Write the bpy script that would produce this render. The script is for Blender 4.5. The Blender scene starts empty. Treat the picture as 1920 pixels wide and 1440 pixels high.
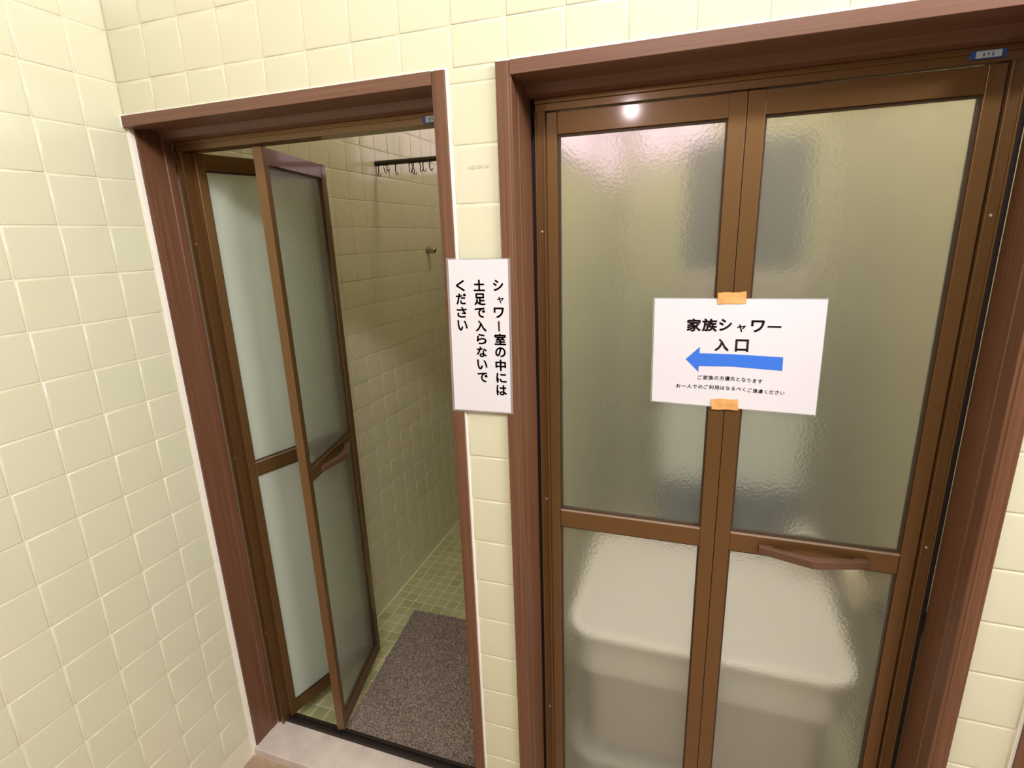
import bpy, bmesh, math, random
from mathutils import Vector, Matrix
random.seed(7)
K = 1 / 1.1            # survey unit -> metres (wall tile pitch 0.11 -> 0.10 m)
sc = bpy.context.scene
col = sc.collection

# ------------------------------------------------------------------ camera
F_PX = 1004.835
cam_d = bpy.data.cameras.new('camera')
cam = bpy.data.objects.new('camera', cam_d)
col.objects.link(cam)
cam_d.sensor_width = 36.0
cam_d.lens = F_PX / 1920 * 36.0
cam_d.clip_start = 0.02
fwd = Vector((-0.31943546, 0.91039652, -0.26294327)).normalized()
up = Vector((-0.05605868, 0.25883996, 0.96429212))
right = fwd.cross(up).normalized()
up = right.cross(fwd).normalized()
cam.matrix_world = Matrix(((right.x, up.x, -fwd.x, 1.34926 * K),
                           (right.y, up.y, -fwd.y, -1.05122 * K),
                           (right.z, up.z, -fwd.z, 1.64869 * K),
                           (0, 0, 0, 1)))
sc.camera = cam

# ------------------------------------------------------------------ exposure, world, lamps
sc.view_settings.view_transform = 'Standard'
sc.view_settings.look = 'None'
sc.view_settings.gamma = 1.0
sc.view_settings.use_curve_mapping = False
sc.view_settings.exposure = 0.0
sc.cycles.max_bounces = 14
sc.cycles.transmission_bounces = 10
sc.cycles.glossy_bounces = 6
sc.cycles.diffuse_bounces = 5
sc.cycles.sample_clamp_indirect = 20.0
sc.cycles.use_denoising = True
w = bpy.data.worlds.new('world')
sc.world = w
w.use_nodes = True
w.node_tree.nodes['Background'].inputs[0].default_value = (0.9, 0.85, 0.8, 1)
w.node_tree.nodes['Background'].inputs[1].default_value = 0.02


def area_lamp(name, loc, target, sx, sy, power, colour):
    d = bpy.data.lights.new(name, 'AREA')
    d.shape = 'RECTANGLE'
    d.size, d.size_y = sx * K, sy * K
    d.energy = power
    d.color = colour
    o = bpy.data.objects.new(name, d)
    col.objects.link(o)
    o.location = Vector(loc) * K
    dr = (Vector(target) - Vector(loc)).normalized()
    o.rotation_euler = dr.to_track_quat('-Z', 'Y').to_euler()
    return o


def point_lamp(name, loc, radius, power, colour):
    d = bpy.data.lights.new(name, 'POINT')
    d.shadow_soft_size = radius * K
    d.energy = power
    d.color = colour
    o = bpy.data.objects.new(name, d)
    col.objects.link(o)
    o.location = Vector(loc) * K
    return o


# fluorescent tube at the ceiling in front of the doors, a warm globe further back, an added unseen fill light in each cubicle
area_lamp('ceiling_tube_light', (1.60, -1.55, 3.06), (1.10, -0.10, 1.0), 1.2, 0.12, 33.0, (1.0, 0.985, 0.965))
area_lamp('ceiling_tube_light.001', (3.20, -0.90, 2.60), (0.60, -0.15, 1.1), 1.2, 0.12, 54.0, (1.0, 0.985, 0.965))
point_lamp('ceiling_globe_light', (0.745, -3.60, 2.63), 0.055, 17.0, (1.0, 0.82, 0.86))
point_lamp('cubicle_fill', (1.45, 0.42, 2.95), 0.12, 44.0, (1.0, 0.95, 0.93))
point_lamp('cubicle_fill.001', (0.70, 1.25, 2.85), 0.10, 9.0, (1.0, 0.94, 0.80))


# ------------------------------------------------------------------ materials
def mat(name):
    m = bpy.data.materials.new(name)
    m.use_nodes = True
    nt = m.node_tree
    b = nt.nodes['Principled BSDF']
    return m, nt, b


def ramp(nt, fac, stops):
    r = nt.nodes.new('ShaderNodeValToRGB')
    els = r.color_ramp.elements
    els[0].position, els[0].color = stops[0][0], (*stops[0][1], 1)
    els[1].position, els[1].color = stops[-1][0], (*stops[-1][1], 1)
    for p, c in stops[1:-1]:
        e = els.new(p)
        e.color = (*c, 1)
    nt.links.new(fac, r.inputs[0])
    return r.outputs[0]


def noise(nt, scale, detail=3, vec=None, mapping=None, coord='Object'):
    t = nt.nodes.new('ShaderNodeTexNoise')
    t.inputs['Scale'].default_value = scale
    t.inputs['Detail'].default_value = detail
    tc = nt.nodes.new('ShaderNodeTexCoord')
    out = tc.outputs[coord]
    if mapping:
        mp = nt.nodes.new('ShaderNodeMapping')
        mp.inputs['Scale'].default_value = mapping
        nt.links.new(out, mp.inputs[0])
        out = mp.outputs[0]
    nt.links.new(out, t.inputs['Vector'])
    return t.outputs['Fac']


def bump(nt, b, h, strength, dist):
    n = nt.nodes.new('ShaderNodeBump')
    n.inputs['Strength'].default_value = strength
    n.inputs['Distance'].default_value = dist
    nt.links.new(h, n.inputs['Height'])
    nt.links.new(n.outputs[0], b.inputs['Normal'])
    return n


def tile_mat(name, c1, c2, c3, rough):
    m, nt, b = mat(name)
    oi = nt.nodes.new('ShaderNodeObjectInfo')
    c = ramp(nt, oi.outputs['Random'], [(0.0, c1), (0.5, c2), (1.0, c3)])
    nt.links.new(c, b.inputs['Base Color'])
    b.inputs['Roughness'].default_value = rough
    b.inputs['Coat Weight'].default_value = 0.3
    b.inputs['Coat Roughness'].default_value = 0.08
    bump(nt, b, noise(nt, 9, 2), 0.10, 0.01)
    return m


def plain(name, c, rough=0.5, metal=0.0, var=0.0, vscale=20, bumps=None):
    m, nt, b = mat(name)
    if var:
        c2 = tuple(x * (1 - var) for x in c)
        cc = ramp(nt, noise(nt, vscale, 4), [(0.3, c2), (0.7, c)])
        nt.links.new(cc, b.inputs['Base Color'])
    else:
        b.inputs['Base Color'].default_value = (*c, 1)
    b.inputs['Roughness'].default_value = rough
    b.inputs['Metallic'].default_value = metal
    if bumps:
        bump(nt, b, noise(nt, bumps[0], 3), bumps[1], bumps[2])
    return m


M = {}
M['tile'] = tile_mat('glazed_wall_tile', (0.640, 0.630, 0.460), (0.648, 0.632, 0.465), (0.658, 0.630, 0.474), 0.20)
M['tile_in'] = tile_mat('glazed_cubicle_tile', (0.80, 0.765, 0.55), (0.81, 0.765, 0.555), (0.815, 0.765, 0.565), 0.16)
M['mosaic'] = tile_mat('floor_mosaic_tile', (0.46, 0.47, 0.22), (0.54, 0.53, 0.27), (0.60, 0.58, 0.32), 0.35)
M['grout'] = plain('cream_grout', (0.75, 0.71, 0.54), 0.7, var=0.08, vscale=30)
M['grout_in'] = plain('cubicle_grout', (0.81, 0.77, 0.57), 0.5)
M['caulk'] = plain('white_caulk', (0.86, 0.82, 0.74), 0.45)
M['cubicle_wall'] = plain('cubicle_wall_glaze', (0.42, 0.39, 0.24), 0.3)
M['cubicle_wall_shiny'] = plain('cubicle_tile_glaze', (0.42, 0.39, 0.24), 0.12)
M['far_wall'] = plain('dull_beige_wall', (0.42, 0.38, 0.32), 0.6)
M['ceiling'] = plain('white_ceiling', (0.62, 0.60, 0.58), 0.8)
M['concrete'] = plain('concrete_sill', (0.70, 0.60, 0.54), 0.75, var=0.22, vscale=14, bumps=(120, 0.2, 0.002))
M['floor'] = plain('tan_floor', (0.46, 0.32, 0.22), 0.7, var=0.3, vscale=25, bumps=(90, 0.2, 0.002))
M['paper'] = plain('white_paper', (0.71, 0.68, 0.735), 0.45)
M['ink'] = plain('black_ink', (0.018, 0.006, 0.010), 0.45)
M['blue'] = plain('blue_ink', (0.040, 0.17, 0.72), 0.4)
M['tape'] = plain('kraft_tape', (0.84, 0.42, 0.15), 0.4, var=0.25, vscale=60, bumps=(70, 0.5, 0.003))
M['white_plastic'] = plain('white_plastic', (0.88, 0.83, 0.76), 0.38)
M['lid_plastic'] = plain('greyed_lid_plastic', (0.74, 0.70, 0.665), 0.5)  # greyed so that the rim and skirt look lit beside it
M['tub_body'] = plain('shaded_tub_plastic', (0.70, 0.63, 0.56), 0.45)  # shade below the skirt put into the body colour
M['navy'] = plain('navy_plastic', (0.006, 0.020, 0.050), 0.5)
M['pale'] = plain('pale_grey_plastic', (0.62, 0.66, 0.62), 0.45)
M['beige'] = plain('beige_grey_plastic', (0.36, 0.31, 0.25), 0.5)
M['charcoal'] = plain('charcoal_plastic', (0.11, 0.10, 0.10), 0.5)
M['cream'] = plain('cream_plastic', (0.80, 0.71, 0.52), 0.35)
M['dark_metal'] = plain('dark_metal', (0.045, 0.05, 0.05), 0.35, 0.8)
M['chrome'] = plain('dull_chrome', (0.40, 0.38, 0.28), 0.22, 0.9)
M['rod'] = plain('dark_rod', (0.035, 0.022, 0.02), 0.4, 0.3)
M['handle'] = plain('brown_plastic_handle', (0.112, 0.055, 0.034), 0.25)
M['label_white'] = plain('label_paper', (0.55, 0.66, 0.80), 0.4)
M['label_blue'] = plain('label_blue', (0.02, 0.10, 0.42), 0.4)
M['bead'] = plain('dark_bronze_bead', (0.075, 0.046, 0.026), 0.35, 0.4)
M['lip'] = plain('rail_highlight_bronze', (0.52, 0.38, 0.29), 0.3, 0.6)  # paler bronze: the light caught by the middle rail's top edge, as colour
M['rubber'] = plain('dark_track', (0.020, 0.012, 0.010), 0.5)
M['screw'] = plain('pale_screw', (0.7, 0.6, 0.5), 0.4, 0.6)


def wood(name, dark, light, axis):
    m, nt, b = mat(name)
    mp = {'z': (260, 260, 3), 'x': (3, 260, 260)}[axis]
    f = noise(nt, 1.0, 5, mapping=mp)
    c = ramp(nt, f, [(0.25, dark), (0.75, light)])
    nt.links.new(c, b.inputs['Base Color'])
    b.inputs['Roughness'].default_value = 0.38
    b.inputs['Specular IOR Level'].default_value = 0.45
    bump(nt, b, f, 0.12, 0.001)
    return m


M['wood_z'] = wood('brown_wood_upright', (0.104, 0.042, 0.020), (0.178, 0.080, 0.044), 'z')
M['wood_x'] = wood('brown_wood_header', (0.128, 0.055, 0.033), (0.188, 0.090, 0.058), 'x')


def bronze():
    m, nt, b = mat('bronze_aluminium')
    b.inputs['Base Color'].default_value = (0.190, 0.099, 0.035, 1)
    b.inputs['Metallic'].default_value = 0.66
    b.inputs['Roughness'].default_value = 0.37
    b.inputs['Coat Weight'].default_value = 0.5
    b.inputs['Coat Roughness'].default_value = 0.08
    bump(nt, b, noise(nt, 400, 2), 0.04, 0.0006)
    return m


M['bronze'] = bronze()


def frosted(name, rough, spread, spread_front):
    """obscure glass: rough refraction mixed with some diffuse scatter through and off the pane"""
    m, nt, b = mat(name)
    out = nt.nodes['Material Output']
    nt.nodes.remove(b)
    g = nt.nodes.new('ShaderNodeBsdfGlass')
    g.inputs['Color'].default_value = (0.96, 0.97, 0.95, 1)
    g.inputs['Roughness'].default_value = rough
    g.inputs['IOR'].default_value = 1.45
    d = nt.nodes.new('ShaderNodeBsdfTranslucent')
    d.inputs['Color'].default_value = (0.90, 0.95, 0.86, 1)
    df = nt.nodes.new('ShaderNodeBsdfDiffuse')
    df.inputs['Color'].default_value = (0.76, 0.81, 0.72, 1)
    m2 = nt.nodes.new('ShaderNodeMixShader')
    m2.inputs[0].default_value = spread_front
    nt.links.new(d.outputs[0], m2.inputs[1])
    nt.links.new(df.outputs[0], m2.inputs[2])
    mx = nt.nodes.new('ShaderNodeMixShader')
    mx.inputs[0].default_value = spread
    nt.links.new(g.outputs[0], mx.inputs[1])
    nt.links.new(m2.outputs[0], mx.inputs[2])
    nt.links.new(mx.outputs[0], out.inputs[0])
    n = nt.nodes.new('ShaderNodeBump')
    n.inputs['Strength'].default_value = 0.43
    n.inputs['Distance'].default_value = 0.0011
    nt.links.new(noise(nt, 160, 2), n.inputs['Height'])
    nt.links.new(n.outputs[0], g.inputs['Normal'])
    return m


M['glass'] = frosted('frosted_glass', 0.22, 0.085, 0.4)
M['glass_lit'] = frosted('frosted_glass_lit_leaf', 0.50, 0.70, 0.55)  # milkier copy for the hinged open leaf, stands in for the lit wall behind


def film():
    m, nt, b = mat('laminate_film')
    out = nt.nodes['Material Output']
    t = nt.nodes.new('ShaderNodeBsdfTransparent')
    t.inputs[0].default_value = (0.93, 0.93, 0.95, 1)
    g = nt.nodes.new('ShaderNodeBsdfPrincipled')
    g.inputs['Base Color'].default_value = (0.75, 0.72, 0.72, 1)
    g.inputs['Roughness'].default_value = 0.2
    mx = nt.nodes.new('ShaderNodeMixShader')
    mx.inputs[0].default_value = 0.22
    nt.links.new(t.outputs[0], mx.inputs[1])
    nt.links.new(g.outputs[0], mx.inputs[2])
    nt.links.new(mx.outputs[0], out.inputs[0])
    return m


M['film'] = film()


def lit_window(name, strength, colour):
    m, nt, b = mat(name)
    b.inputs['Base Color'].default_value = (0.6, 0.55, 0.6, 1)
    b.inputs['Emission Color'].default_value = (*colour, 1)
    b.inputs['Emission Strength'].default_value = strength
    return m


M['window'] = lit_window('lit_window_pane', 1.3, (1.0, 0.74, 0.92))
M['pane_dim'] = lit_window('dim_lilac_pane', 0.62, (1.0, 0.62, 0.90))


def mat_pile():
    m, nt, b = mat('brown_mat_fibre')
    oi = noise(nt, 260, 2)
    c = ramp(nt, oi, [(0.30, (0.10, 0.075, 0.060)), (0.5, (0.36, 0.285, 0.235)), (0.72, (0.60, 0.49, 0.42))])
    nt.links.new(c, b.inputs['Base Color'])
    b.inputs['Roughness'].default_value = 0.6
    return m


M['pile'] = mat_pile()

# ------------------------------------------------------------------ mesh helpers (survey units in, metres out)


def tag(o, label=None, cat=None, group=None, kind=None):
    if label:
        o['label'] = label
    if cat:
        o['category'] = cat
    if group:
        o['group'] = group
    if kind:
        o['kind'] = kind
    return o


class MB:
    def __init__(self):
        self.v, self.f = [], []

    def quad_faces(self, pts, faces):
        n = len(self.v)
        self.v += [tuple(p) for p in pts]
        self.f += [tuple(i + n for i in f) for f in faces]
        return self

    def box(self, x0, x1, y0, y1, z0, z1):
        p = [(x, y, z) for z in (z0, z1) for y in (y0, y1) for x in (x0, x1)]
        return self.quad_faces(p, [(0, 2, 3, 1), (4, 5, 7, 6), (0, 1, 5, 4), (2, 6, 7, 3), (0, 4, 6, 2), (1, 3, 7, 5)])

    def prism(self, poly, axis, a, b):
        """extrude a 2D polygon along an axis; poly is in the other two axes in xyz order"""
        n = len(poly)

        def mk(p, t):
            return {'x': (t, p[0], p[1]), 'y': (p[0], t, p[1]), 'z': (p[0], p[1], t)}[axis]
        pts = [mk(p, a) for p in poly] + [mk(p, b) for p in poly]
        fs = [(i, (i + 1) % n, n + (i + 1) % n, n + i) for i in range(n)]
        fs += [tuple(range(n))[::-1], tuple(range(n, 2 * n))]
        return self.quad_faces(pts, fs)

    def tube(self, path, r, seg=10, caps=True):
        base = len(self.v)
        n = len(path)
        path = [Vector(p) for p in path]
        rr = r if isinstance(r, (list, tuple)) else [r] * n
        for i, p in enumerate(path):
            t = (path[min(i + 1, n - 1)] - path[max(i - 1, 0)]).normalized()
            a = Vector((0, 0, 1)) if abs(t.z) < 0.9 else Vector((1, 0, 0))
            u = t.cross(a).normalized()
            w_ = t.cross(u)
            for s in range(seg):
                an = 2 * math.pi * s / seg
                self.v.append(tuple(p + (u * math.cos(an) + w_ * math.sin(an)) * rr[i]))
        for i in range(n - 1):
            for s in range(seg):
                a0, a1 = base + i * seg + s, base + i * seg + (s + 1) % seg
                self.f.append((a0, a1, a1 + seg, a0 + seg))
        if caps:
            self.f.append(tuple(base + s for s in range(seg))[::-1])
            self.f.append(tuple(base + (n - 1) * seg + s for s in range(seg)))
        return self

    def build(self, name, material, parent=None, bevel=0.0, smooth=False, origin=None, segs=2):
        me = bpy.data.meshes.new(name)
        o0 = Vector(origin) if origin else Vector((0, 0, 0))
        me.from_pydata([tuple((Vector(p) - o0) * K) for p in self.v], [], self.f)
        bm = bmesh.new()
        bm.from_mesh(me)
        bmesh.ops.recalc_face_normals(bm, faces=bm.faces)
        if bevel:
            es = [e for e in bm.edges if len(e.link_faces) == 2 and e.calc_face_angle(0) > 0.5]
            bmesh.ops.bevel(bm, geom=es, offset=bevel * K, segments=segs, profile=0.6, affect='EDGES', clamp_overlap=True)
        bm.to_mesh(me)
        bm.free()
        if smooth:
            for p in me.polygons:
                p.use_smooth = True
        me.materials.append(material)
        o = bpy.data.objects.new(name, me)
        col.objects.link(o)
        o.location = o0 * K
        if parent:
            o.parent = parent
            o.matrix_parent_inverse = Matrix.Identity(4)
            o.location = (o0 * K) - parent_world(parent)
        return o


WORLD_LOC = {}


def parent_world(p):
    loc = Vector((0, 0, 0))
    while p:
        loc += p.location
        p = p.parent
    return loc


def empty(name, loc):
    o = bpy.data.objects.new(name, None)
    o.empty_display_size = 0.05
    col.objects.link(o)
    o.location = Vector(loc) * K
    return o


# ------------------------------------------------------------------ tiles
TILE_CACHE = {}


def tile_mesh(w_, h, material, t=0.004):
    key = (round(w_, 4), round(h, 4), material.name)
    if key in TILE_CACHE:
        return TILE_CACHE[key]
    rings = [(0, -t), (0, -0.0012), (0.0006, -0.0005), (0.0018, -0.0001), (0.0040, 0.0)]
    vs, fs = [], []
    for ins, n in rings:
        a, b = w_ / 2 - ins, h / 2 - ins
        a, b = max(a, 0.001), max(b, 0.001)
        vs += [(-a, -b, n), (a, -b, n), (a, b, n), (-a, b, n)]
    for r in range(len(rings) - 1):
        for i in range(4):
            j = (i + 1) % 4
            fs.append((r * 4 + i, r * 4 + j, r * 4 + 4 + j, r * 4 + 4 + i))
    q = (len(rings) - 1) * 4
    fs.append((q, q + 1, q + 2, q + 3))
    me = bpy.data.meshes.new('tile')
    me.from_pydata([tuple(c * K for c in v) for v in vs], [], fs)
    for p in me.polygons:
        p.use_smooth = True
    me.materials.append(material)
    TILE_CACHE[key] = me
    return me


AX = {'front': Matrix(((1, 0, 0), (0, 0, -1), (0, 1, 0))),      # u=x v=z n=-y
      'left': Matrix(((0, 0, 1), (1, 0, 0), (0, 1, 0))),        # u=y v=z n=+x
      'floor': Matrix(((1, 0, 0), (0, 1, 0), (0, 0, 1)))}


def put_tile(parent, face, u0, u1, v0, v1, level, material, gap=0.0036, tilt=0.003, name='tile'):
    me = tile_mesh(u1 - u0 - gap, v1 - v0 - gap, material)
    o = bpy.data.objects.new(name, me)
    col.objects.link(o)
    cu, cv = (u0 + u1) / 2, (v0 + v1) / 2
    loc = {'front': (cu, level, cv), 'left': (level, cu, cv), 'floor': (cu, cv, level)}[face]
    loc = tuple(c + random.uniform(-0.0003, 0.0003) for c in loc)
    R = AX[face] @ Matrix.Rotation(random.uniform(-tilt, tilt), 3, 'X') @ Matrix.Rotation(random.uniform(-tilt, tilt), 3, 'Y')
    o.rotation_euler = R.to_euler()
    o.parent = parent
    o.location = Vector(loc) * K - parent_world(parent)
    return o


GR = 0.0014     # how far the joints lie behind the tile faces
FLOOR = -0.03   # floor in front of the doors
CEIL = 3.20
IN_FLOOR = -0.06
HEAD_TOP = 1.963
ROW0 = 2.035
ROWS_UP = [HEAD_TOP, ROW0, ROW0 + 0.1097, ROW0 + 0.2194, ROW0 + 0.3292]
PIL = [1.9356 - 0.10974 * n for n in range(18)] + [FLOOR]
L_OUT, R_IN = 0.8657, 0.9706           # pillar between the frames
R2_OUT = 1.8640
D3_OUT = 1.9650

# ================================================================== STRUCTURE
# ---- front wall (core with the door openings, tiles as parts)
m = MB()
W1 = 4.10
m.box(0.0, W1, GR, 0.165, HEAD_TOP, CEIL)
m.box(L_OUT, R_IN, GR, 0.165, FLOOR, HEAD_TOP)
m.box(R2_OUT, D3_OUT, GR, 0.165, FLOOR, HEAD_TOP)
m.box(2.85, W1, GR, 0.165, FLOOR, HEAD_TOP)
wall_front = tag(m.build('wall_front', M['grout']), 'cream tiled wall holding the brown shower doors', None, None, 'structure')
cols = [0.0] + [0.1104 + 0.11 * i for i in range(20)]
for r in range(len(ROWS_UP) - 1):
    for i in range(len(cols) - 1):
        put_tile(wall_front, 'front', cols[i] + (0.001 if i == 0 else 0), cols[i + 1], ROWS_UP[r], ROWS_UP[r + 1], 0.0, M['tile'])
put_tile(wall_front, 'front', L_OUT + 0.005, R_IN, PIL[0], HEAD_TOP, 0.0, M['tile'])
for i in range(len(PIL) - 1):
    if PIL[i] - PIL[i + 1] > 0.02:
        put_tile(wall_front, 'front', L_OUT + 0.005, R_IN - 0.0005, PIL[i + 1], PIL[i], 0.0, M['tile'])
        put_tile(wall_front, 'front', R2_OUT, D3_OUT - 0.005, PIL[i + 1], PIL[i], 0.0, M['tile'])
m = MB()
m.box(L_OUT, L_OUT + 0.0052, -0.0035, 0.01, FLOOR, HEAD_TOP)
m.build('caulk_line', M['caulk'], wall_front, 0.001)
m = MB()
m.box(0.0, L_OUT + 0.004, -0.0035, 0.01, HEAD_TOP - 0.001, HEAD_TOP + 0.004)
m.build('caulk_line', M['caulk'], wall_front, 0.001)
m = MB()
m.box(R_IN, R2_OUT, -0.0035, 0.01, HEAD_TOP - 0.001, HEAD_TOP + 0.004)
m.build('caulk_line', M['caulk'], wall_front, 0.001)
m = MB()
m.box(D3_OUT - 0.006, D3_OUT, -0.0035, 0.01, FLOOR, HEAD_TOP)
m.build('caulk_line', M['caulk'], wall_front, 0.001)
# faint smudge on the third pillar tile below the header
m = MB()
for k in range(7):
    x = 0.905 + k * 0.0062
    m.box(x, x + random.uniform(0.002, 0.0045), -0.0006, 0.0, 1.784 + random.uniform(-0.002, 0.002), 1.789 + random.uniform(-0.001, 0.002))
m.build('smudge', plain('grey_smudge', (0.55, 0.52, 0.38), 0.5), wall_front)

# ---- left wall in front of the doors
m = MB()
m.box(-0.12, -GR, -3.90, 0.004, FLOOR, CEIL)
wall_left = tag(m.build('wall_left', M['grout']), 'cream tiled side wall left of the doors', None, None, 'structure')
ys = [0.002, -0.0938] + [-0.0938 - 0.11 * i for i in range(1, 11)]
zs = [ROW0 + 0.10974 * k for k in range(3, -19, -1)]
for i in range(len(ys) - 1):
    for k in range(len(zs) - 1):
        z0 = max(zs[k + 1], FLOOR)
        if zs[k] - z0 < 0.02:
            continue
        put_tile(wall_left, 'left', ys[i + 1], ys[i], z0, zs[k], 0.0, M['tile'], tilt=0.004)
m = MB()
m.box(-0.02, 0.0045, 0.0035, 0.0175, FLOOR, HEAD_TOP - 0.02)
m.build('caulk_line', M['caulk'], wall_left, 0.002)
m = MB()
m.box(-0.004, 0.003, -0.010, 0.004, HEAD_TOP - 0.026, HEAD_TOP + 0.002)
m.build('caulk_line', M['caulk'], wall_left, 0.001)

# ---- cubicle one: left wall with tiles, back wall, partition
Y0, YB = 0.17, 1.95
m = MB()
m.box(-0.12, -GR, 0.114, YB + 0.1, IN_FLOOR - 0.1, CEIL)
wall_cub = tag(m.build('wall_inner_left', M['grout_in']), 'olive cream tiled side wall inside the open shower cubicle', None, None, 'structure')
yl = [0.172, 0.250, 0.3575, 0.465, 0.5725]
while yl[-1] < YB - 0.11:
    yl.append(yl[-1] + 0.1075)
zl = [1.925 + 0.1075 * n for n in range(4, -19, -1)]
rest = MB()
n_t = 0
for i in range(len(yl) - 1):
    for k in range(len(zl) - 1):
        z0 = max(zl[k + 1], IN_FLOOR)
        if zl[k] - z0 < 0.012:
            continue
        if n_t < 296 and not (yl[i] < 0.30 and zl[k] < 1.75):
            put_tile(wall_cub, 'left', yl[i], yl[i + 1], z0, zl[k], 0.0, M['tile_in'], gap=0.003, tilt=0.002)
            n_t += 1
        else:
            rest.box(-0.003, 0.0, yl[i] + 0.0015, yl[i + 1] - 0.0015, z0 + 0.0015, zl[k] - 0.0015)
if rest.v:
    tag(rest.build('tile', M['tile_in'], wall_cub, 0.001), kind='stuff')
m = MB()
m.box(-0.12, 1.99, YB, YB + 0.1, IN_FLOOR - 0.1, 2.0)
m.box(-0.12, 1.99, YB, YB + 0.1, 2.52, CEIL)
m.box(-0.12, 0.09, YB, YB + 0.1, 2.0, 2.52)
m.box(0.69, 0.985, YB, YB + 0.1, 2.0, 2.52)
m.box(1.40, 1.99, YB, YB + 0.1, 2.0, 2.52)
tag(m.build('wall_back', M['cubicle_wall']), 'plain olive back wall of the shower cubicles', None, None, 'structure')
m = MB()
PZ0, PZ1, PY0, PY1 = 1.86, 2.36, 0.40, 1.90
m.box(0.905, 0.955, 0.166, YB, IN_FLOOR, PZ0)
m.box(0.905, 0.955, 0.166, YB, PZ1, CEIL)
m.box(0.905, 0.955, 0.166, PY0, PZ0, PZ1)
m.box(0.905, 0.955, PY1, YB, PZ0, PZ1)
m.box(0.905, 0.917, PY0, PY1, PZ0, PZ1)
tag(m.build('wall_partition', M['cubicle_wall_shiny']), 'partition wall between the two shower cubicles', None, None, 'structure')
m = MB()
m.box(1.93, 1.99, 0.166, YB, IN_FLOOR, CEIL)
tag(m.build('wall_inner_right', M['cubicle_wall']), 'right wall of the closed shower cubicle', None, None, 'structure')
def lit_pane_window(name, label, to_xyz, a, b, z0, z1, pane='window'):
    wn = empty(name, to_xyz(a, 0, z0))
    tag(wn, label, None, None, 'structure')

    def mapped(mb):
        mb.v = [to_xyz(*p) for p in mb.v]
        return mb
    f = MB()
    mid = (a + b) / 2
    f.box(a, b, 0.004, 0.036, z0, z0 + 0.03)
    f.box(a, b, 0.004, 0.036, z1 - 0.03, z1)
    f.box(a, a + 0.03, 0.004, 0.036, z0 + 0.03, z1 - 0.03)
    f.box(b - 0.03, b, 0.004, 0.036, z0 + 0.03, z1 - 0.03)
    f.box(mid - 0.012, mid + 0.012, 0.004, 0.036, z0 + 0.03, z1 - 0.03)
    mapped(f).build('window_frame', M['bronze'], wn, 0.002)
    for x0, x1 in ((a + 0.03, mid - 0.012), (mid + 0.012, b - 0.03)):
        p = MB()
        p.box(x0, x1, 0.016, 0.024, z0 + 0.03, z1 - 0.03)
        mapped(p).build('window_pane', M[pane], wn)


lit_pane_window('window_1', 'high pinkish frosted window in the back wall of the open cubicle', lambda u, v, z: (u, YB + 0.02 + v, z), 0.09, 0.69, 2.0, 2.52)
lit_pane_window('glow_panel', 'added pinkish glowing panel high on the left wall of the closed cubicle', lambda u, v, z: (0.918 + v, u, z), PY0, PY1, PZ0, PZ1, 'pane_dim')  # panel added for a lilac glow behind the upper glass, closed at its back
lit_pane_window('window_3', 'high pinkish frosted window in the back wall of the closed cubicle', lambda u, v, z: (u, YB + 0.02 + v, z), 0.985, 1.40, 2.0, 2.52, 'pane_dim')

# ---- floors
m = MB()
m.box(-0.12, W1 + 0.1, -4.0, 0.006, FLOOR - 0.1, FLOOR)
tag(m.build('floor', M['floor']), 'tan worn concrete floor in front of the doors', None, None, 'structure')
m = MB()
m.box(-0.02, L_OUT - 0.028, 0.006, 0.150, FLOOR - 0.1, 0.0)
m.box(R_IN, R2_OUT, 0.006, 0.150, FLOOR - 0.1, 0.0)
tag(m.build('trim_1', M['concrete'], None, 0.004), 'pale concrete door sill under the bronze track', None, None, 'structure')
m = MB()
m.box(-0.12, 1.99, 0.150, YB + 0.1, IN_FLOOR - 0.1, IN_FLOOR - GR)
fl_in = tag(m.build('floor_inner', M['grout_in']), 'olive mosaic tiled floor inside the shower cubicles', None, None, 'structure')
P = 0.0545
rest = MB()
for i in range(16):
    for k in range(32):
        x0, y0 = 0.004 + P * i, 0.156 + P * k
        if x0 + P > 0.905 or y0 + P > YB:
            continue
        if i < 4 or (y0 > 0.80 and i < 9):
            put_tile(fl_in, 'floor', x0, x0 + P, y0, y0 + P, IN_FLOOR, M['mosaic'], gap=0.0042, tilt=0.006)
        else:
            rest.box(x0 + 0.002, x0 + P - 0.002, y0 + 0.002, y0 + P - 0.002, IN_FLOOR - 0.003, IN_FLOOR)
tag(rest.build('tile', M['mosaic'], fl_in, 0.001), kind='stuff')

# ---- rest of the front room
m = MB()
m.box(W1, W1 + 0.1, -4.0, 0.165, FLOOR, CEIL)
tag(m.build('wall_right', M['far_wall']), 'dull right wall of the front room', None, None, 'structure')
m = MB()
m.box(-0.12, W1 + 0.1, -4.0, -3.90, FLOOR, CEIL)
tag(m.build('wall_rear', M['far_wall']), 'dull wall behind the camera', None, None, 'structure')
m = MB()
m.box(-0.12, W1 + 0.1, -4.0, YB + 0.1, CEIL, CEIL + 0.1)
tag(m.build('ceiling', M['ceiling']), 'white ceiling over room and cubicles', None, None, 'structure')


# ================================================================== DOORS
FY = -0.009        # wood frame stands this far proud of the tiles


def jamb(parent, x_out, x_in, z1, side, name='jamb'):
    """side=+1: inner face looks to +x. profile with a bead near the front and a stop at the back"""
    s = side
    prof = [(x_out, FY), (x_in - s * 0.007, FY), (x_in - s * 0.006, FY + 0.002), (x_in - s * 0.001, FY + 0.002),
            (x_in, FY + 0.004), (x_in, 0.030), (x_in + s * 0.0015, 0.032), (x_in + s * 0.0015, 0.112), (x_out, 0.112)]
    m = MB()
    m.prism(prof, 'z', FLOOR, z1)
    return m.build(name, M['wood_z'], parent, 0.0006)


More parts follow.
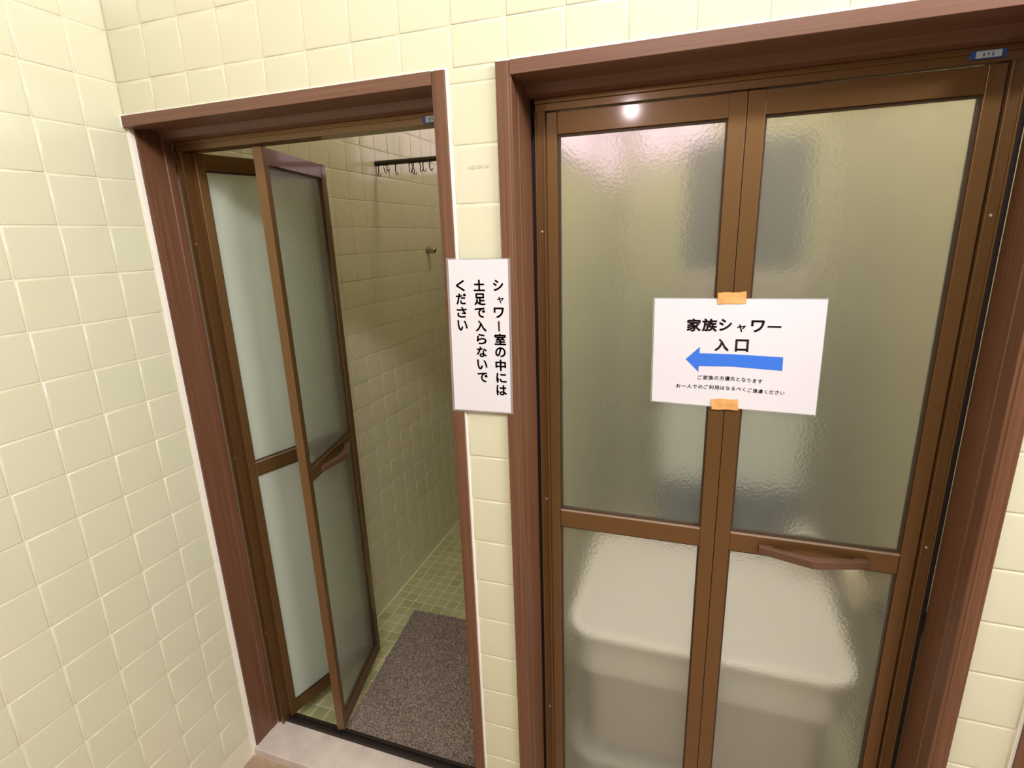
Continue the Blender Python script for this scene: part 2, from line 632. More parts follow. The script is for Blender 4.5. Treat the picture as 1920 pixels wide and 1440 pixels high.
def header(parent, x0, x1, name='header'):
    zb = 1.9385
    prof = [(FY, HEAD_TOP), (FY, zb), (FY + 0.006, zb - 0.001), (0.030, zb - 0.001), (0.045, zb + 0.004), (0.078, zb + 0.001),
            (0.084, zb - 0.016), (0.112, zb - 0.018), (0.112, HEAD_TOP)]
    m = MB()
    m.prism(prof, 'x', x0, x1)
    return m.build(name, M['wood_x'], parent, 0.0008)


def alu_frame(parent, xa, xb, track=True):
    """bronze frame lining: two uprights, a head and a bottom track"""
    for s, x in ((1, xa), (-1, xb)):
        m = MB()
        a, b = (x, x + s * 0.0225)
        m.box(min(a, b), max(a, b), 0.118, 0.165, 0.0, 1.9155)
        lip = x + s * 0.0225
        m.box(min(lip, lip - s * 0.004), max(lip, lip - s * 0.004), 0.112, 0.118, 0.0, 1.897)
        lip = x
        m.box(min(lip, lip + s * 0.003), max(lip, lip + s * 0.003), 0.113, 0.118, 0.0, 1.897)
        u = m.build('frame_upright', M['bronze'], parent, 0.0008)
        for z in (0.38, 1.02, 1.66):
            q = MB()
            xx = x + s * 0.012
            q.tube([(xx, 0.1185, z), (xx, 0.1165, z)], 0.0025, 8)
            q.build('screw', M['screw'], u)
    m = MB()
    m.box(xa - 0.012, xa - 0.0002, 0.1235, 0.165, 0.0, 1.93)
    m.box(xb + 0.0002, xb + 0.012, 0.1235, 0.165, 0.0, 1.93)
    m.box(xa - 0.012, xb + 0.012, 0.1125, 0.165, 1.9210, 1.9625)
    m.build('frame_gap_filler', M['rubber'], parent)
    m = MB()
    m.box(xa, xb, 0.117, 0.165, 1.897, 1.9205)
    m.box(xa, xb, 0.112, 0.117, 1.911, 1.9205)
    m.build('frame_head', M['bronze'], parent, 0.001)
    m = MB()
    m.box(xa - 0.004, xb + 0.004, 0.126, 0.165, -0.02, 0.004)
    m.box(xa, xb, 0.126, 0.132, 0.004, 0.012)
    m.box(xa, xb, 0.147, 0.152, 0.004, 0.014)
    m.build('bottom_track', M['rubber'], parent, 0.001)


LW, LT = 0.3835, 0.026   # leaf width and thickness
Z_B, Z_T = 0.020, 1.895


def leaf(parent, name, left_w, right_w, place, handle, glass='glass'):
    """leaf in local (u, v, z): u along the leaf 0..LW, v=0 outside face, v=LT inside face; place maps to survey xyz"""
    def P3(mb):
        mb.v = [place(*p) for p in mb.v]
        return mb
    m = MB()
    m.box(0, left_w, 0, LT, Z_B, Z_T)
    m.box(LW - right_w, LW, 0, LT, Z_B, Z_T)
    st = P3(m).build(name, M['bronze'], parent, 0.0012)
    for nm, z0, z1 in (('top_rail', 1.852, 1.894), ('mid_rail', 0.947, 0.991), ('bottom_rail', 0.021, 0.066)):
        m = MB()
        m.box(left_w, LW - right_w, 0.0008, LT - 0.0008, z0, z1)
        P3(m).build(nm, M['bronze'], st, 0.0025 if nm == 'mid_rail' else 0.001)
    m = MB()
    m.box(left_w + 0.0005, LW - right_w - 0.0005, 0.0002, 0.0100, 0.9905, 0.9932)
    lip = P3(m).build('rail_highlight', M['lip'], st, 0.0008)
    lip['label'] = 'pale strip for the highlight along the top of the middle rail'
    for z0, z1 in ((0.9934, 1.852), (0.066, 0.947)):
        a, b = left_w, LW - right_w
        m = MB()
        m.box(a + 0.0005, b - 0.0005, 0.0105, 0.0155, z0 + 0.0005, z1 - 0.0005)
        P3(m).build('glass_pane', M[glass], st)
        m = MB()
        for v0, v1 in ((0.0065, 0.0103), (0.0157, 0.0195)):
            m.box(a, a + 0.004, v0, v1, z0, z1)
            m.box(b - 0.004, b, v0, v1, z0, z1)
            m.box(a + 0.004, b - 0.004, v0, v1, z1 - 0.004, z1)
            m.box(a + 0.004, b - 0.004, v0, v1, z0, z0 + 0.004)
        P3(m).build('glazing_bead', M['bead'], st)
    if handle:
        for sgn, vf in ((-1, 0.0), (1, LT)):
            if (sgn == -1 and 'o' not in handle) or (sgn == 1 and 'i' not in handle):
                continue
            ua, ub = 0.0905, 0.3035
            um = (ua + ub) / 2
            outer = [(ua, 0), (ua, 0.013), (um - 0.006, 0.043), (um + 0.006, 0.043), (ub, 0.013), (ub, 0)]
            inner = [(ua + 0.028, 0.002), (ua + 0.028, 0.008), (um - 0.006, 0.022), (um + 0.006, 0.022), (ub - 0.028, 0.008), (ub - 0.028, 0.002)]
            z0, z1 = 0.957, 0.975
            n = 6
            vs, fs = [], []
            for z in (z0, z1):
                vs += [(u, vf + sgn * v, z) for u, v in outer] + [(u, vf + sgn * v, z) for u, v in inner]
            for i in range(n - 1):
                fs += [(i, i + 1, 12 + i + 1, 12 + i), (6 + i, 18 + i, 18 + i + 1, 6 + i + 1)]
                fs += [(i, 6 + i, 6 + i + 1, i + 1), (12 + i, 12 + i + 1, 18 + i + 1, 18 + i)]
            fs += [(0, 12, 18, 6), (5, 11, 23, 17)]
            m = MB()
            m.quad_faces(vs, fs)
            h = P3(m).build('handle', M['handle'], st, 0.002, smooth=False)
            h['label'] = 'reddish brown angled pull handle'
    return st


# ---- door 1 (open, folded into the cubicle)
d1 = empty('door_1', (0.42, 0.10, FLOOR))
tag(d1, 'open left folding shower door, bronze frame in brown wood surround', 'door', None, 'structure')
m = MB()
m.prism([(-0.11, 0.0176), (0.008, 0.0176), (0.008, 0.086), (0.0095, 0.088), (0.0095, 0.112), (-0.11, 0.112)], 'z', FLOOR, 1.940)
m.build('jamb', M['wood_z'], d1, 0.0008)
jamb(d1, L_OUT, 0.8372, HEAD_TOP - 0.0005, -1)
header(d1, 0.0005, L_OUT - 0.028)
alu_frame(d1, 0.0135, 0.8312)


def fold(A, B, inside):
    """map leaf coordinates onto the plan line A->B; inside = +1 when v grows to the left of A->B"""
    d = Vector((B[0] - A[0], B[1] - A[1])).normalized()
    nrm = Vector((-d.y, d.x)) * inside

    def f(u, v, z):
        return (A[0] + d.x * u + nrm.x * v, A[1] + d.y * u + nrm.y * v, z)
    return f


Hh, Ff, Ss = (0.056, 0.135), (0.1665, 0.507), (0.262, 0.137)
# outside face of leaf one looks to +x (v grows to -x); leaf two's inside face looks to +x
leaf(d1, 'door_leaf', 0.0235, 0.031, fold(Hh, Ff, 1), '', 'glass_lit')
fB = (Ff[0] + 0.004, Ff[1])
dd = (Vector(Ss) - Vector(fB)).normalized()
fA = (Ss[0] - dd.x * LW - 0.013, Ss[1] - dd.y * LW)
leaf(d1, 'door_leaf', 0.031, 0.024, fold(fA, (Ss[0] - 0.013, Ss[1]), 1), 'oi', 'glass')
m = MB()
m.tube([(Ss[0] - 0.004, 0.142, 0.004), (Ss[0] - 0.004, 0.142, 0.022)], 0.006, 8)
m.build('slide_pin', M['dark_metal'], d1)

# ---- door 2 (closed)
d2 = empty('door_2', (1.42, 0.10, FLOOR))
tag(d2, 'closed right folding shower door with white entrance notice, bronze frame', 'door', None, 'structure')
jamb(d2, R_IN, 1.0003, HEAD_TOP - 0.0005, 1)
jamb(d2, R2_OUT, 1.8345, HEAD_TOP - 0.0005, -1)
header(d2, 0.9990, 1.8358)
m = MB()
m.prism([(FY, HEAD_TOP), (FY, 1.9385), (0.0, 1.9385), (0.0, HEAD_TOP)], 'x', R_IN + 0.0005, 0.999)
alu_frame(d2, 1.0087, 1.8245)


def closed(x0):
    return lambda u, v, z: (x0 + u, 0.120 + v, z)


m = MB()
m.box(1.4151, 1.4162, 0.124, 0.142, 0.02, 1.895)
m.build('seam_filler', M['rubber'], d2)  # dark strip added to stop light leaking between the closed leaves
leaf(d2, 'door_leaf', 0.0235, 0.031, closed(1.0315), '')
leaf(d2, 'door_leaf', 0.031, 0.026, closed(1.4163), 'oi')

# ---- door 3: only its left jamb shows
d3 = empty('door_3', (2.40, 0.10, FLOOR))
tag(d3, 'brown wood door surround at the right edge of the photo', 'door', None, 'structure')
jamb(d3, D3_OUT, 1.9945, HEAD_TOP - 0.0005, 1)
jamb(d3, 2.85, 2.821, HEAD_TOP - 0.0005, -1)
header(d3, 1.9935, 2.822)
m = MB()
m.box(1.997, 2.819, 0.112, 0.150, FLOOR, 1.925)
m.build('door_panel', M['wood_z'], d3)


# ================================================================== SIGNS
def text_mesh(ch, bold):
    cu = bpy.data.curves.new('glyph', 'FONT')
    cu.body = ch
    cu.size = 1.0
    cu.fill_mode = 'FRONT'
    cu.resolution_u = 3
    ob = bpy.data.objects.new('glyph', cu)
    col.objects.link(ob)
    dg = bpy.context.evaluated_depsgraph_get()
    dg.update()
    me = bpy.data.meshes.new_from_object(ob.evaluated_get(dg))
    vs = [(v.co.x, v.co.y) for v in me.vertices]
    fs = [tuple(p.vertices) for p in me.polygons]
    bpy.data.objects.remove(ob)
    bpy.data.curves.remove(cu)
    bpy.data.meshes.remove(me)
    return vs, fs


GLY = {}


def glyph_into(mb, ch, cx, cz, w_, h, y, bold, keep=False):
    """glyph fitted to its box; heavier strokes come from overprinted copies shifted round a small circle"""
    if ch not in GLY:
        GLY[ch] = text_mesh(ch, 0)
    vs, fs = GLY[ch]
    if not vs:
        return
    x0, x1 = min(v[0] for v in vs), max(v[0] for v in vs)
    y0, y1 = min(v[1] for v in vs), max(v[1] for v in vs)
    if keep:
        sx, sy = w_ / 0.92, h / 0.92
        ex, ey = (x0 + x1) / 2, 0.38
    else:
        sx = (w_ - 2 * bold * w_) / max(x1 - x0, 1e-6)
        sy = (h - 2 * bold * w_) / max(y1 - y0, 1e-6)
        if h < 0.3 * w_:
            sy = h * 0.45 / max(y1 - y0, 1e-6)
        ex, ey = (x0 + x1) / 2, (y0 + y1) / 2
    r = bold * max(w_, h)
    for k in range(8):
        dx, dz = r * math.cos(k * math.pi / 4), r * math.sin(k * math.pi / 4)
        pts = [(cx + dx + (v[0] - ex) * sx, y, cz + dz + (v[1] - ey) * sy) for v in vs]
        mb.quad_faces(pts, fs)


def flat(mb, name, material, parent):
    """build without recomputing normals from volume (thin print)"""
    return mb.build(name, material, parent)


LEFT = [('シ', 0.9614, 1.556, 0.0226, 0.0232), ('ャ', 0.9653, 1.5262, 0.0146, 0.0131), ('ワ', 0.9608, 1.5, 0.0227, 0.0222), ('|', 0.9599, 1.4715, 0.0035, 0.0216), ('室', 0.9614, 1.4442, 0.0261, 0.0248), ('の', 0.9609, 1.4165, 0.0238, 0.0222), ('中', 0.9604, 1.3881, 0.0239, 0.0252), ('に', 0.9609, 1.3604, 0.0234, 0.0222), ('は', 0.9603, 1.3328, 0.0239, 0.0233), ('土', 0.9195, 1.5559, 0.0257, 0.0238), ('足', 0.9196, 1.5275, 0.0252, 0.0251), ('で', 0.9187, 1.4993, 0.0239, 0.0216), ('入', 0.9192, 1.4713, 0.0249, 0.0239), ('ら', 0.9193, 1.4435, 0.0229, 0.0228), ('な', 0.9185, 1.4156, 0.0236, 0.0234), ('い', 0.9182, 1.3878, 0.0236, 0.0221), ('で', 0.9178, 1.3595, 0.0236, 0.0221), ('く', 0.877, 1.5556, 0.0202, 0.0233), ('だ', 0.8771, 1.5279, 0.0237, 0.0236), ('さ', 0.8771, 1.4997, 0.0234, 0.0227), ('い', 0.8771, 1.4717, 0.0231, 0.0227)]
RIGHT = [('家', 1.3443, 1.4619, 0.0283, 0.0275), ('族', 1.375, 1.4626, 0.0295, 0.0272), ('シ', 1.4052, 1.4635, 0.025, 0.0251), ('ャ', 1.4358, 1.4576, 0.0162, 0.0156), ('ワ', 1.4658, 1.462, 0.0252, 0.0247), ('ー', 1.4962, 1.4615, 0.0253, 0.0043), ('入', 1.4011, 1.4218, 0.0274, 0.0262), ('口', 1.4393, 1.4217, 0.0256, 0.0262)]
ARROW = [(1.3315, 1.3889), (1.3587, 1.4166), (1.3589, 1.4028), (1.4249, 1.4032), (1.5177, 1.4003), (1.5184, 1.3722), (1.425, 1.3767), (1.3586, 1.3749), (1.3587, 1.3622)]
SMALL = [('ご', 1.3624, 1.3504, 0.0095, 0.0092), ('家', 1.3734, 1.3505, 0.0094, 0.0092), ('族', 1.3842, 1.3506, 0.0093, 0.0092), ('の', 1.3951, 1.3508, 0.0093, 0.0091), ('方', 1.4058, 1.3509, 0.0092, 0.0091), ('優', 1.4165, 1.351, 0.0092, 0.0091), ('先', 1.4271, 1.351, 0.0091, 0.0091), ('と', 1.4377, 1.3504, 0.0091, 0.009), ('な', 1.4482, 1.3498, 0.009, 0.009), ('り', 1.4587, 1.3492, 0.0089, 0.009), ('ま', 1.4691, 1.3486, 0.0089, 0.009), ('す', 1.4795, 1.348, 0.0088, 0.0089), ('お', 1.3197, 1.3293, 0.0097, 0.0088), ('一', 1.331, 1.3294, 0.0097, 0.0088), ('人', 1.3422, 1.3296, 0.0096, 0.0088), ('で', 1.3533, 1.3297, 0.0095, 0.0088), ('の', 1.3644, 1.3298, 0.0095, 0.0087), ('ご', 1.3754, 1.33, 0.0094, 0.0087), ('利', 1.3863, 1.3301, 0.0094, 0.0087), ('用', 1.3972, 1.3302, 0.0093, 0.0087), ('は', 1.408, 1.3301, 0.0093, 0.0086), ('な', 1.4187, 1.3301, 0.0092, 0.0086), ('る', 1.4294, 1.33, 0.0091, 0.0086), ('べ', 1.44, 1.3297, 0.0091, 0.0086), ('く', 1.4507, 1.3287, 0.009, 0.0085), ('ご', 1.4612, 1.3278, 0.009, 0.0085), ('遠', 1.4717, 1.3271, 0.0089, 0.0085), ('慮', 1.4821, 1.3268, 0.0089, 0.0085), ('く', 1.4924, 1.3266, 0.0088, 0.0084), ('だ', 1.5027, 1.3263, 0.0088, 0.0084), ('さ', 1.5129, 1.3261, 0.0087, 0.0084), ('い', 1.523, 1.3258, 0.0087, 0.0084)]


def sheet(mb, quad, y, t, nu=8, nv=6, sag=None):
    """thin sheet with corners TL, TR, BR, BL in (x, z), front at y; sag(u, v) pushes it forward"""
    TL, TR, BR, BL = [Vector(q) for q in quad]
    base = len(mb.v)
    for back in (0, 1):
        for j in range(nv + 1):
            for i in range(nu + 1):
                u, v = i / nu, j / nv
                p = (TL * (1 - u) + TR * u) * (1 - v) + (BL * (1 - u) + BR * u) * v
                mb.v.append((p.x, y + back * t - (sag(u, v) if sag else 0), p.y))
    n = (nu + 1) * (nv + 1)
    for j in range(nv):
        for i in range(nu):
            a = base + j * (nu + 1) + i
            q = (a, a + nu + 1, a + nu + 2, a + 1)
            mb.f.append(q)
            mb.f.append(tuple(x + n for x in q[::-1]))
    ring = [base + i for i in range(nu + 1)] + [base + j * (nu + 1) + nu for j in range(1, nu + 1) if j <= nv]
    ring = [(0, i) for i in range(nu + 1)] + [(j, nu) for j in range(1, nv + 1)] + [(nv, i) for i in range(nu - 1, -1, -1)] + [(j, 0) for j in range(nv - 1, 0, -1)]
    ids = [base + j * (nu + 1) + i for j, i in ring]
    for a, b in zip(ids, ids[1:] + ids[:1]):
        mb.f.append((a, b, b + n, a + n))
    return mb


# ---- left notice on the pillar between the frames
s1 = empty('paper_notice', (0.914, -0.011, 1.28))
tag(s1, 'laminated narrow white notice with three columns of vertical Japanese text on the tiled pillar', 'sign')
m = MB()
sheet(m, [(0.8521, 1.609), (0.9839, 1.6077), (0.9797, 1.2833), (0.8465, 1.2818)], -0.0112, 0.0006)
m.build('paper', M['paper'], s1)
m = MB()
sheet(m, [(0.8473, 1.6122), (0.9885, 1.6097), (0.9845, 1.2802), (0.8411, 1.2779)], -0.0103, 0.0005)
m.build('laminate_film', M['film'], s1)
m = MB()
for ch, cx, cz, w_, h in LEFT:
    if ch == '|':
        m.quad_faces([(cx - w_ / 2, -0.0115, cz - h / 2), (cx + w_ / 2, -0.0115, cz - h / 2), (cx + w_ / 2, -0.0115, cz + h / 2), (cx - w_ / 2 - 0.0004, -0.0115, cz + h / 2)], [(0, 1, 2, 3)])
    else:
        glyph_into(m, ch, cx, cz, w_, h, -0.0115, 0.034)
m.build('lettering', M['ink'], s1)

# ---- right notice across the two stiles of the closed door
s2 = empty('paper_sign', (1.424, 0.117, 1.28))
tag(s2, 'white landscape notice with blue left arrow taped across the closed door', 'sign')


def crease(u, v):
    return 0.0012 - 0.0028 * abs(u - 0.47) + 0.0006 * math.sin(v * 5)


m = MB()
sheet(m, [(1.2636, 1.516), (1.5846, 1.5157), (1.5872, 1.283), (1.2652, 1.2911)], 0.1182, 0.0006, 17, 8, crease)
m.build('paper', M['paper'], s2)
m = MB()
sheet(m, [(1.2600, 1.5180), (1.5860, 1.5180), (1.5884, 1.2812), (1.2622, 1.2890)], 0.1190, 0.0004, 17, 8, crease)
m.build('laminate_film', M['film'], s2)


def sag_y(x, z):
    u = (x - 1.264) / 0.3215
    v = (1.516 - z) / 0.228
    return 0.1182 - crease(u, v) - 0.0003


def drape(mb):
    mb.v = [(p[0], sag_y(p[0], p[2]), p[2]) for p in mb.v]
    return mb


m = MB()
for ch, cx, cz, w_, h in RIGHT:
    glyph_into(m, ch, cx, cz, w_, h, 0, 0.038)
drape(m).build('lettering', M['ink'], s2)
m = MB()
for ch, cx, cz, w_, h in SMALL:
    glyph_into(m, ch, cx, cz, w_ * 0.98, h * 1.02, 0, 0.022, keep=True)
drape(m).build('small_lettering', M['ink'], s2)
m = MB()
A = [(x, 0, z) for x, z in ARROW]
m.quad_faces(A, [(0, 1, 2, 7, 8), (2, 3, 6, 7), (3, 4, 5, 6)])
drape(m).build('arrow', M['blue'], s2)['label'] = 'solid blue arrow pointing left'
for q in ([(1.3865, 1.5286), (1.4399, 1.5307), (1.4407, 1.5075), (1.388, 1.506)], [(1.3884, 1.3053), (1.4406, 1.3071), (1.4423, 1.2837), (1.3897, 1.2821)]):
    m = MB()
    sheet(m, q, 0.1156, 0.0012, 9, 4, lambda u, v: 0.0002 + 0.0003 * math.sin(u * 9 + v * 4))
    m.v = [(x, y, z + 0.0007 * math.sin(x * 900)) for x, y, z in m.v]
    m.build('tape', M['tape'], s2)['label'] = 'orange kraft tape strip'

# ---- blue maker labels on the bronze heads
for n, (x0, x1, z0, z1, lab) in enumerate(((0.7539, 0.8010, 1.8985, 1.9125, 'small blue and white sticker on the head of the open left door'),
                                           (1.7435, 1.7905, 1.9022, 1.9140, 'small blue and white sticker on the head of the closed right door'))):
    st = empty('sticker', ((x0 + x1) / 2, 0.1165, z0))
    tag(st, lab, 'sticker', 'blue stickers on the door heads')
    yf = 0.1110
    m = MB()
    m.box(x0, x1, yf, 0.1168, z0, z1)
    m.build('backing', M['label_blue'], st)
    m = MB()
    m.box(x0 + 0.0065, x1 - 0.0065, yf - 0.0006, yf, z0 + 0.0008, z1 - 0.0008)
    m.build('label_face', M['label_white'], st)
    m = MB()
    for k in range(3):
        x = x0 + 0.016 + k * 0.006
        m.box(x, x + 0.002, yf - 0.0009, yf - 0.0006, z0 + 0.003 + 0.002 * (k % 2), z1 - 0.004)
    m.build('print', M['label_blue'], st)

# ================================================================== OPEN CUBICLE CONTENTS
mt = empty('door_mat', (0.44, 0.5, IN_FLOOR))
tag(mt, 'brown grey looped door mat on the mosaic floor of the open cubicle', 'mat')
MC = [(0.226, 0.197), (0.745, 0.210), (0.70, 0.866), (0.150, 0.853)]
m = MB()
m.prism(MC, 'z', IN_FLOOR + 0.0003, IN_FLOOR + 0.008)
m.build('backing', M['pile'], mt, 0.001)
m = MB()
for k in range(16000):
    a, b = random.random(), random.random()
    p = (Vector(MC[0]) * (1 - a) + Vector(MC[1]) * a) * (1 - b) + (Vector(MC[3]) * (1 - a) + Vector(MC[2]) * a) * b
    an = random.uniform(0, math.pi)
    dx, dy = math.cos(an) * 0.0022, math.sin(an) * 0.0022
    lx, ly = random.uniform(-0.003, 0.003), random.uniform(-0.003, 0.003)
    z0, z1 = IN_FLOOR + 0.0075, IN_FLOOR + 0.0075 + random.uniform(0.003, 0.006)
    m.quad_faces([(p.x - dx, p.y - dy, z0), (p.x + dx, p.y + dy, z0), (p.x + dx * 0.7 + lx, p.y + dy * 0.7 + ly, z1), (p.x - dx * 0.7 + lx, p.y - dy * 0.7 + ly, z1)], [(0, 1, 2, 3)])
me = bpy.data.meshes.new('pile')
me.from_pydata([tuple(c * K for c in v) for v in m.v], [], m.f)
me.materials.append(M['pile'])
po = bpy.data.objects.new('pile', me)
col.objects.link(po)
po.parent = mt
po.location = -mt.location
po['kind'] = 'stuff'

cr = empty('curtain_rod', (0.0, 1.11, 1.976))
tag(cr, 'dark curtain rod with loose hooks across the open cubicle', 'curtain rod')
m = MB()
m.tube([(0.0, 1.11, 1.976), (0.905, 1.11, 1.976)], 0.0105, 12)
m.build('rod', M['rod'], cr, smooth=True)
for x in (0.012, 0.045, 0.058, 0.098, 0.165, 0.178, 0.186, 0.215, 0.232, 0.262, 0.30, 0.34):
    m = MB()
    L = random.uniform(0.022, 0.045)
    pts = [(x + random.uniform(-0.003, 0.003), 1.11 + 0.0105 * math.sin(t), 1.976 + 0.0105 * math.cos(t)) for t in [0.2 + i * 0.7 for i in range(6)]]
    pts += [(x + random.uniform(-0.004, 0.004), 1.107, 1.976 - 0.012 - L * i / 3) for i in (1, 2, 3)]
    pts += [(x + 0.006, 1.11, 1.976 - 0.012 - L - 0.003), (x + 0.009, 1.11, 1.976 - 0.004 - L)]
    m.tube(pts, 0.0021, 6)
    m.build('hook', M['rod'], cr, smooth=True)

m = MB()
m.tube([(0.0005, 1.535, 1.6005), (0.004, 1.535, 1.6005), (0.012, 1.535, 1.6005), (0.030, 1.535, 1.600), (0.042, 1.535, 1.600), (0.047, 1.535, 1.600), (0.049, 1.535, 1.600)],
       [0.0195, 0.0195, 0.0165, 0.0165, 0.0150, 0.010, 0.003], 16)
tag(m.build('wall_peg', M['chrome'], None, smooth=True, origin=(0.0, 1.535, 1.6)), 'small dull metal peg on the tiled wall inside the open cubicle', 'peg')


# ================================================================== CLOSED CUBICLE CONTENTS (behind the frosted glass)
def rbox(mb, x0, x1, y0, y1, levels, r, seg=4):
    """rounded-corner loft: levels = list of (z, inset)"""
    base = len(mb.v)
    per = 0
    for z, ins in levels:
        a0, a1, b0, b1 = x0 + ins, x1 - ins, y0 + ins, y1 - ins
        rr = max(r - ins, 0.004)
        pts = []
        for cx, cy, st in ((a1 - rr, b1 - rr, 0), (a0 + rr, b1 - rr, 1), (a0 + rr, b0 + rr, 2), (a1 - rr, b0 + rr, 3)):
            for s in range(seg + 1):
                an = math.pi / 2 * (st + s / seg)
                pts.append((cx + rr * math.cos(an), cy + rr * math.sin(an), z))
        per = len(pts)
        mb.v += pts
    for i in range(len(levels) - 1):
        for s in range(per):
            a, b = base + i * per + s, base + i * per + (s + 1) % per
            mb.f.append((a, b, b + per, a + per))
    mb.f.append(tuple(base + s for s in range(per))[::-1])
    mb.f.append(tuple(base + (len(levels) - 1) * per + s for s in range(per)))
    return mb


def tub(z0, z1, label):
    t = empty('storage_tub', (1.41, 0.49, z0))
    tag(t, label, 'tub', 'white storage tubs behind the frosted door')
    X0, X1, Yf, Yb = 1.040, 1.785, 0.205, 0.785
    m = MB()
    rbox(m, X0 + 0.055, X1 - 0.055, Yf + 0.055, Yb - 0.055, [(z0, 0.02), (z0 + 0.01, 0.0), (z1 - 0.13, -0.012), (z1 - 0.125, 0.0)], 0.05)
    m.build('body', M['tub_body'], t, smooth=False)
    m = MB()
    rbox(m, X0 + 0.03, X1 - 0.03, Yf + 0.03, Yb - 0.03, [(z1 - 0.012, 0.004), (z1 - 0.004, 0.0), (z1 - 0.002, 0.02)], 0.05, 6)
    ld = m.build('lid', M['lid_plastic'], t)
    path = []
    r_ = 0.085
    for cx, cy, st in ((X1 - r_, Yb - r_, 0), (X0 + r_, Yb - r_, 1), (X0 + r_, Yf + r_, 2), (X1 - r_, Yf + r_, 3)):
        for q in range(9):
            an = math.pi / 2 * (st + q / 8)
            path.append((cx + r_ * math.cos(an), cy + r_ * math.sin(an)))
    sec = [(0.004, -0.016), (0.0, -0.008), (0.0, 0.003), (0.005, 0.010), (0.014, 0.012), (0.026, 0.008), (0.034, -0.004), (0.034, -0.014)]
    n, k_ = len(path), len(sec)
    cxm, cym = (X0 + X1) / 2, (Yf + Yb) / 2
    m = MB()
    for i_, (px, py) in enumerate(path):
        a_, b_ = path[i_ - 1], path[(i_ + 1) % n]
        tn = Vector((b_[0] - a_[0], b_[1] - a_[1])).normalized()
        nn = Vector((-tn.y, tn.x))
        for o_, dz in sec:
            m.v.append((px + nn.x * o_, py + nn.y * o_, z1 + dz))
    for i_ in range(n):
        for q in range(k_):
            a0, a1 = i_ * k_ + q, i_ * k_ + (q + 1) % k_
            b0, b1 = ((i_ + 1) % n) * k_ + q, ((i_ + 1) % n) * k_ + (q + 1) % k_
            m.f.append((a0, a1, b1, b0))
    m.build('rim', M['white_plastic'], t, smooth=True)
    m = MB()
    rbox(m, X0 + 0.030, X1 - 0.030, Yf + 0.026, Yb - 0.030, [(z1 - 0.128, 0.004), (z1 - 0.124, -0.014), (z1 - 0.018, 0.006), (z1 - 0.014, 0.010)], 0.06, 6)
    sk = m.build('skirt', M['white_plastic'], t)  # lighter than the body and flared, to look lit
    m = MB()
    x = X0 + 0.11
    while x < X1 - 0.11:
        m.prism([(Yf + 0.0305, z1 - 0.022), (Yf + 0.0125, z1 - 0.115), (Yf + 0.026, z1 - 0.115), (Yf + 0.040, z1 - 0.022)], 'x', x, x + 0.006)
        x += 0.014
    tag(m.build('rib', M['white_plastic'], sk), kind='stuff')
    return t


tub(-0.062 + 0.003, 0.128, 'lower white plastic tub behind the frosted door, standing on the floor')
tub(0.1365, 0.560, 'upper white plastic tub with wide lid behind the frosted door')


def bin_(z0, z1, x0, x1, y0, y1, material, label):
    t = empty('plastic_bin', ((x0 + x1) / 2, (y0 + y1) / 2, z0))
    tag(t, label, 'bin', 'bins stacked at the back of the closed cubicle')
    m = MB()
    rbox(m, x0, x1, y0, y1, [(z0, 0.015), (z0 + 0.01, 0.004), (z1 - 0.035, 0.0), (z1 - 0.034, 0.006)], 0.03)
    m.build('body', material, t)
    m = MB()
    rbox(m, x0, x1, y0, y1, [(z1 - 0.033, 0.0), (z1 - 0.012, 0.0), (z1 - 0.002, 0.008)], 0.03)
    m.build('lid', material, t)


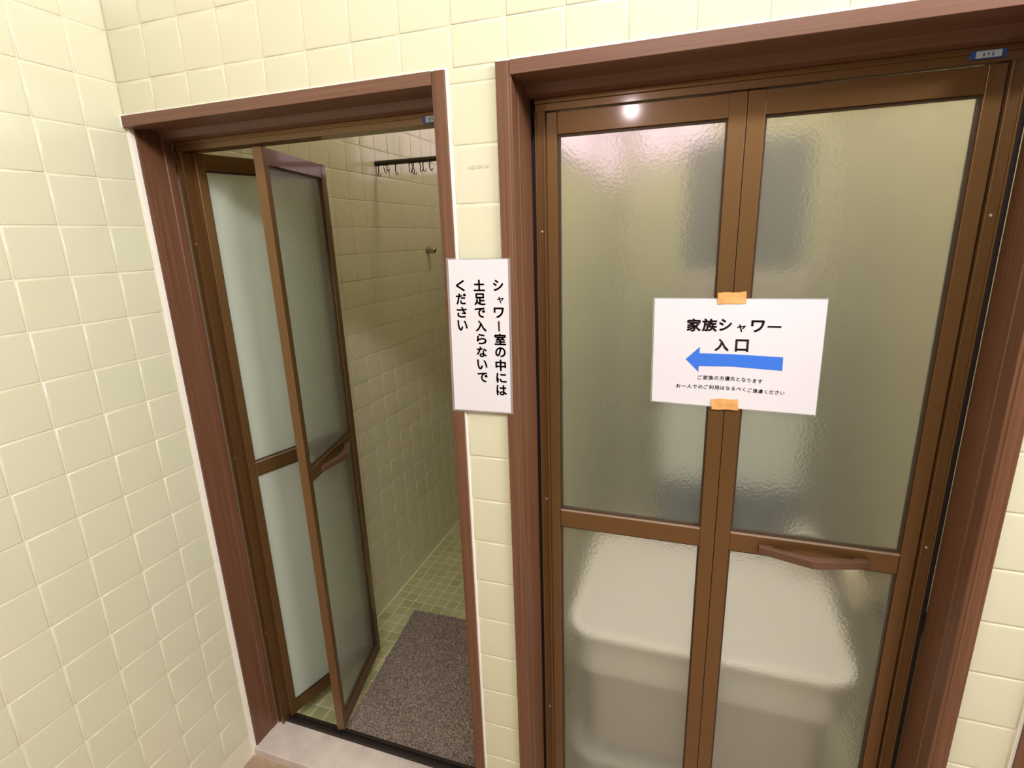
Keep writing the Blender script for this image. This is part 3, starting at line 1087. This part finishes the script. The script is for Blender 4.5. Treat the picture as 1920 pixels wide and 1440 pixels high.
bin_(IN_FLOOR, 0.40, 1.27, 1.72, 0.87, 1.25, M['beige'], 'beige bin at the bottom of the stack behind the white tubs')
bin_(0.40, 0.76, 1.25, 1.74, 0.86, 1.26, M['navy'], 'dark navy bin behind the white tubs, blurred by frosted glass')
bin_(0.76, 1.08, 1.24, 1.73, 0.87, 1.25, M['pale'], 'pale grey bin on top of the navy bin, blurred by frosted glass')
bin_(1.08, 1.52, 1.28, 1.70, 0.88, 1.24, M['beige'], 'beige bin stacked on the pale grey bin behind the notice')
bin_(1.52, 1.93, 1.29, 1.66, 0.88, 1.24, M['charcoal'], 'charcoal bin at the top of the stack, dark blur in the glass')

sh = empty('shower_tap', (1.93, 0.35, 0.69))
tag(sh, 'cream shower handle with dark wall tap right of the white tubs', 'tap')
m = MB()
m.tube([(1.929, 0.35, 0.690), (1.870, 0.35, 0.690), (1.845, 0.35, 0.695), (1.835, 0.35, 0.700)], [0.032, 0.032, 0.027, 0.016], 14)
m.build('tap_body', M['dark_metal'], sh, smooth=True)
m = MB()
m.tube([(1.795, 0.35, 0.706), (1.791, 0.35, 0.716), (1.783, 0.35, 0.737), (1.768, 0.35, 0.770), (1.752, 0.35, 0.808), (1.748, 0.35, 0.820)], [0.010, 0.023, 0.028, 0.027, 0.021, 0.010], 14)
m.build('shower_handle', M['cream'], sh, smooth=True)
m = MB()
m.tube([(1.84, 0.35, 0.700), (1.815, 0.35, 0.712), (1.79, 0.35, 0.735)], 0.009, 10)
m.build('bracket', M['dark_metal'], sh, smooth=True)
m = MB()
m.tube([(1.875, 0.35, 0.66), (1.872, 0.36, 0.50), (1.87, 0.36, 0.25), (1.872, 0.37, 0.08), (1.878, 0.38, -0.05)], 0.010, 10)
m.build('hose', M['dark_metal'], sh, smooth=True)

bo = empty('highlight_bottle', (1.715, 0.70, 0.5585))  # added to give a bright highlight behind the glass
tag(bo, 'small white bottle added for the bright spot at the back right of the upper tub lid', 'bottle')
m = MB()
m.tube([(1.715, 0.70, 0.5585), (1.715, 0.70, 0.564), (1.715, 0.70, 0.685), (1.715, 0.70, 0.70)], [0.036, 0.040, 0.040, 0.020], 16)
m.build('body', M['white_plastic'], bo, smooth=True)
m = MB()
m.tube([(1.715, 0.70, 0.70), (1.715, 0.70, 0.725)], 0.016, 12)
m.build('cap', M['white_plastic'], bo, smooth=True)
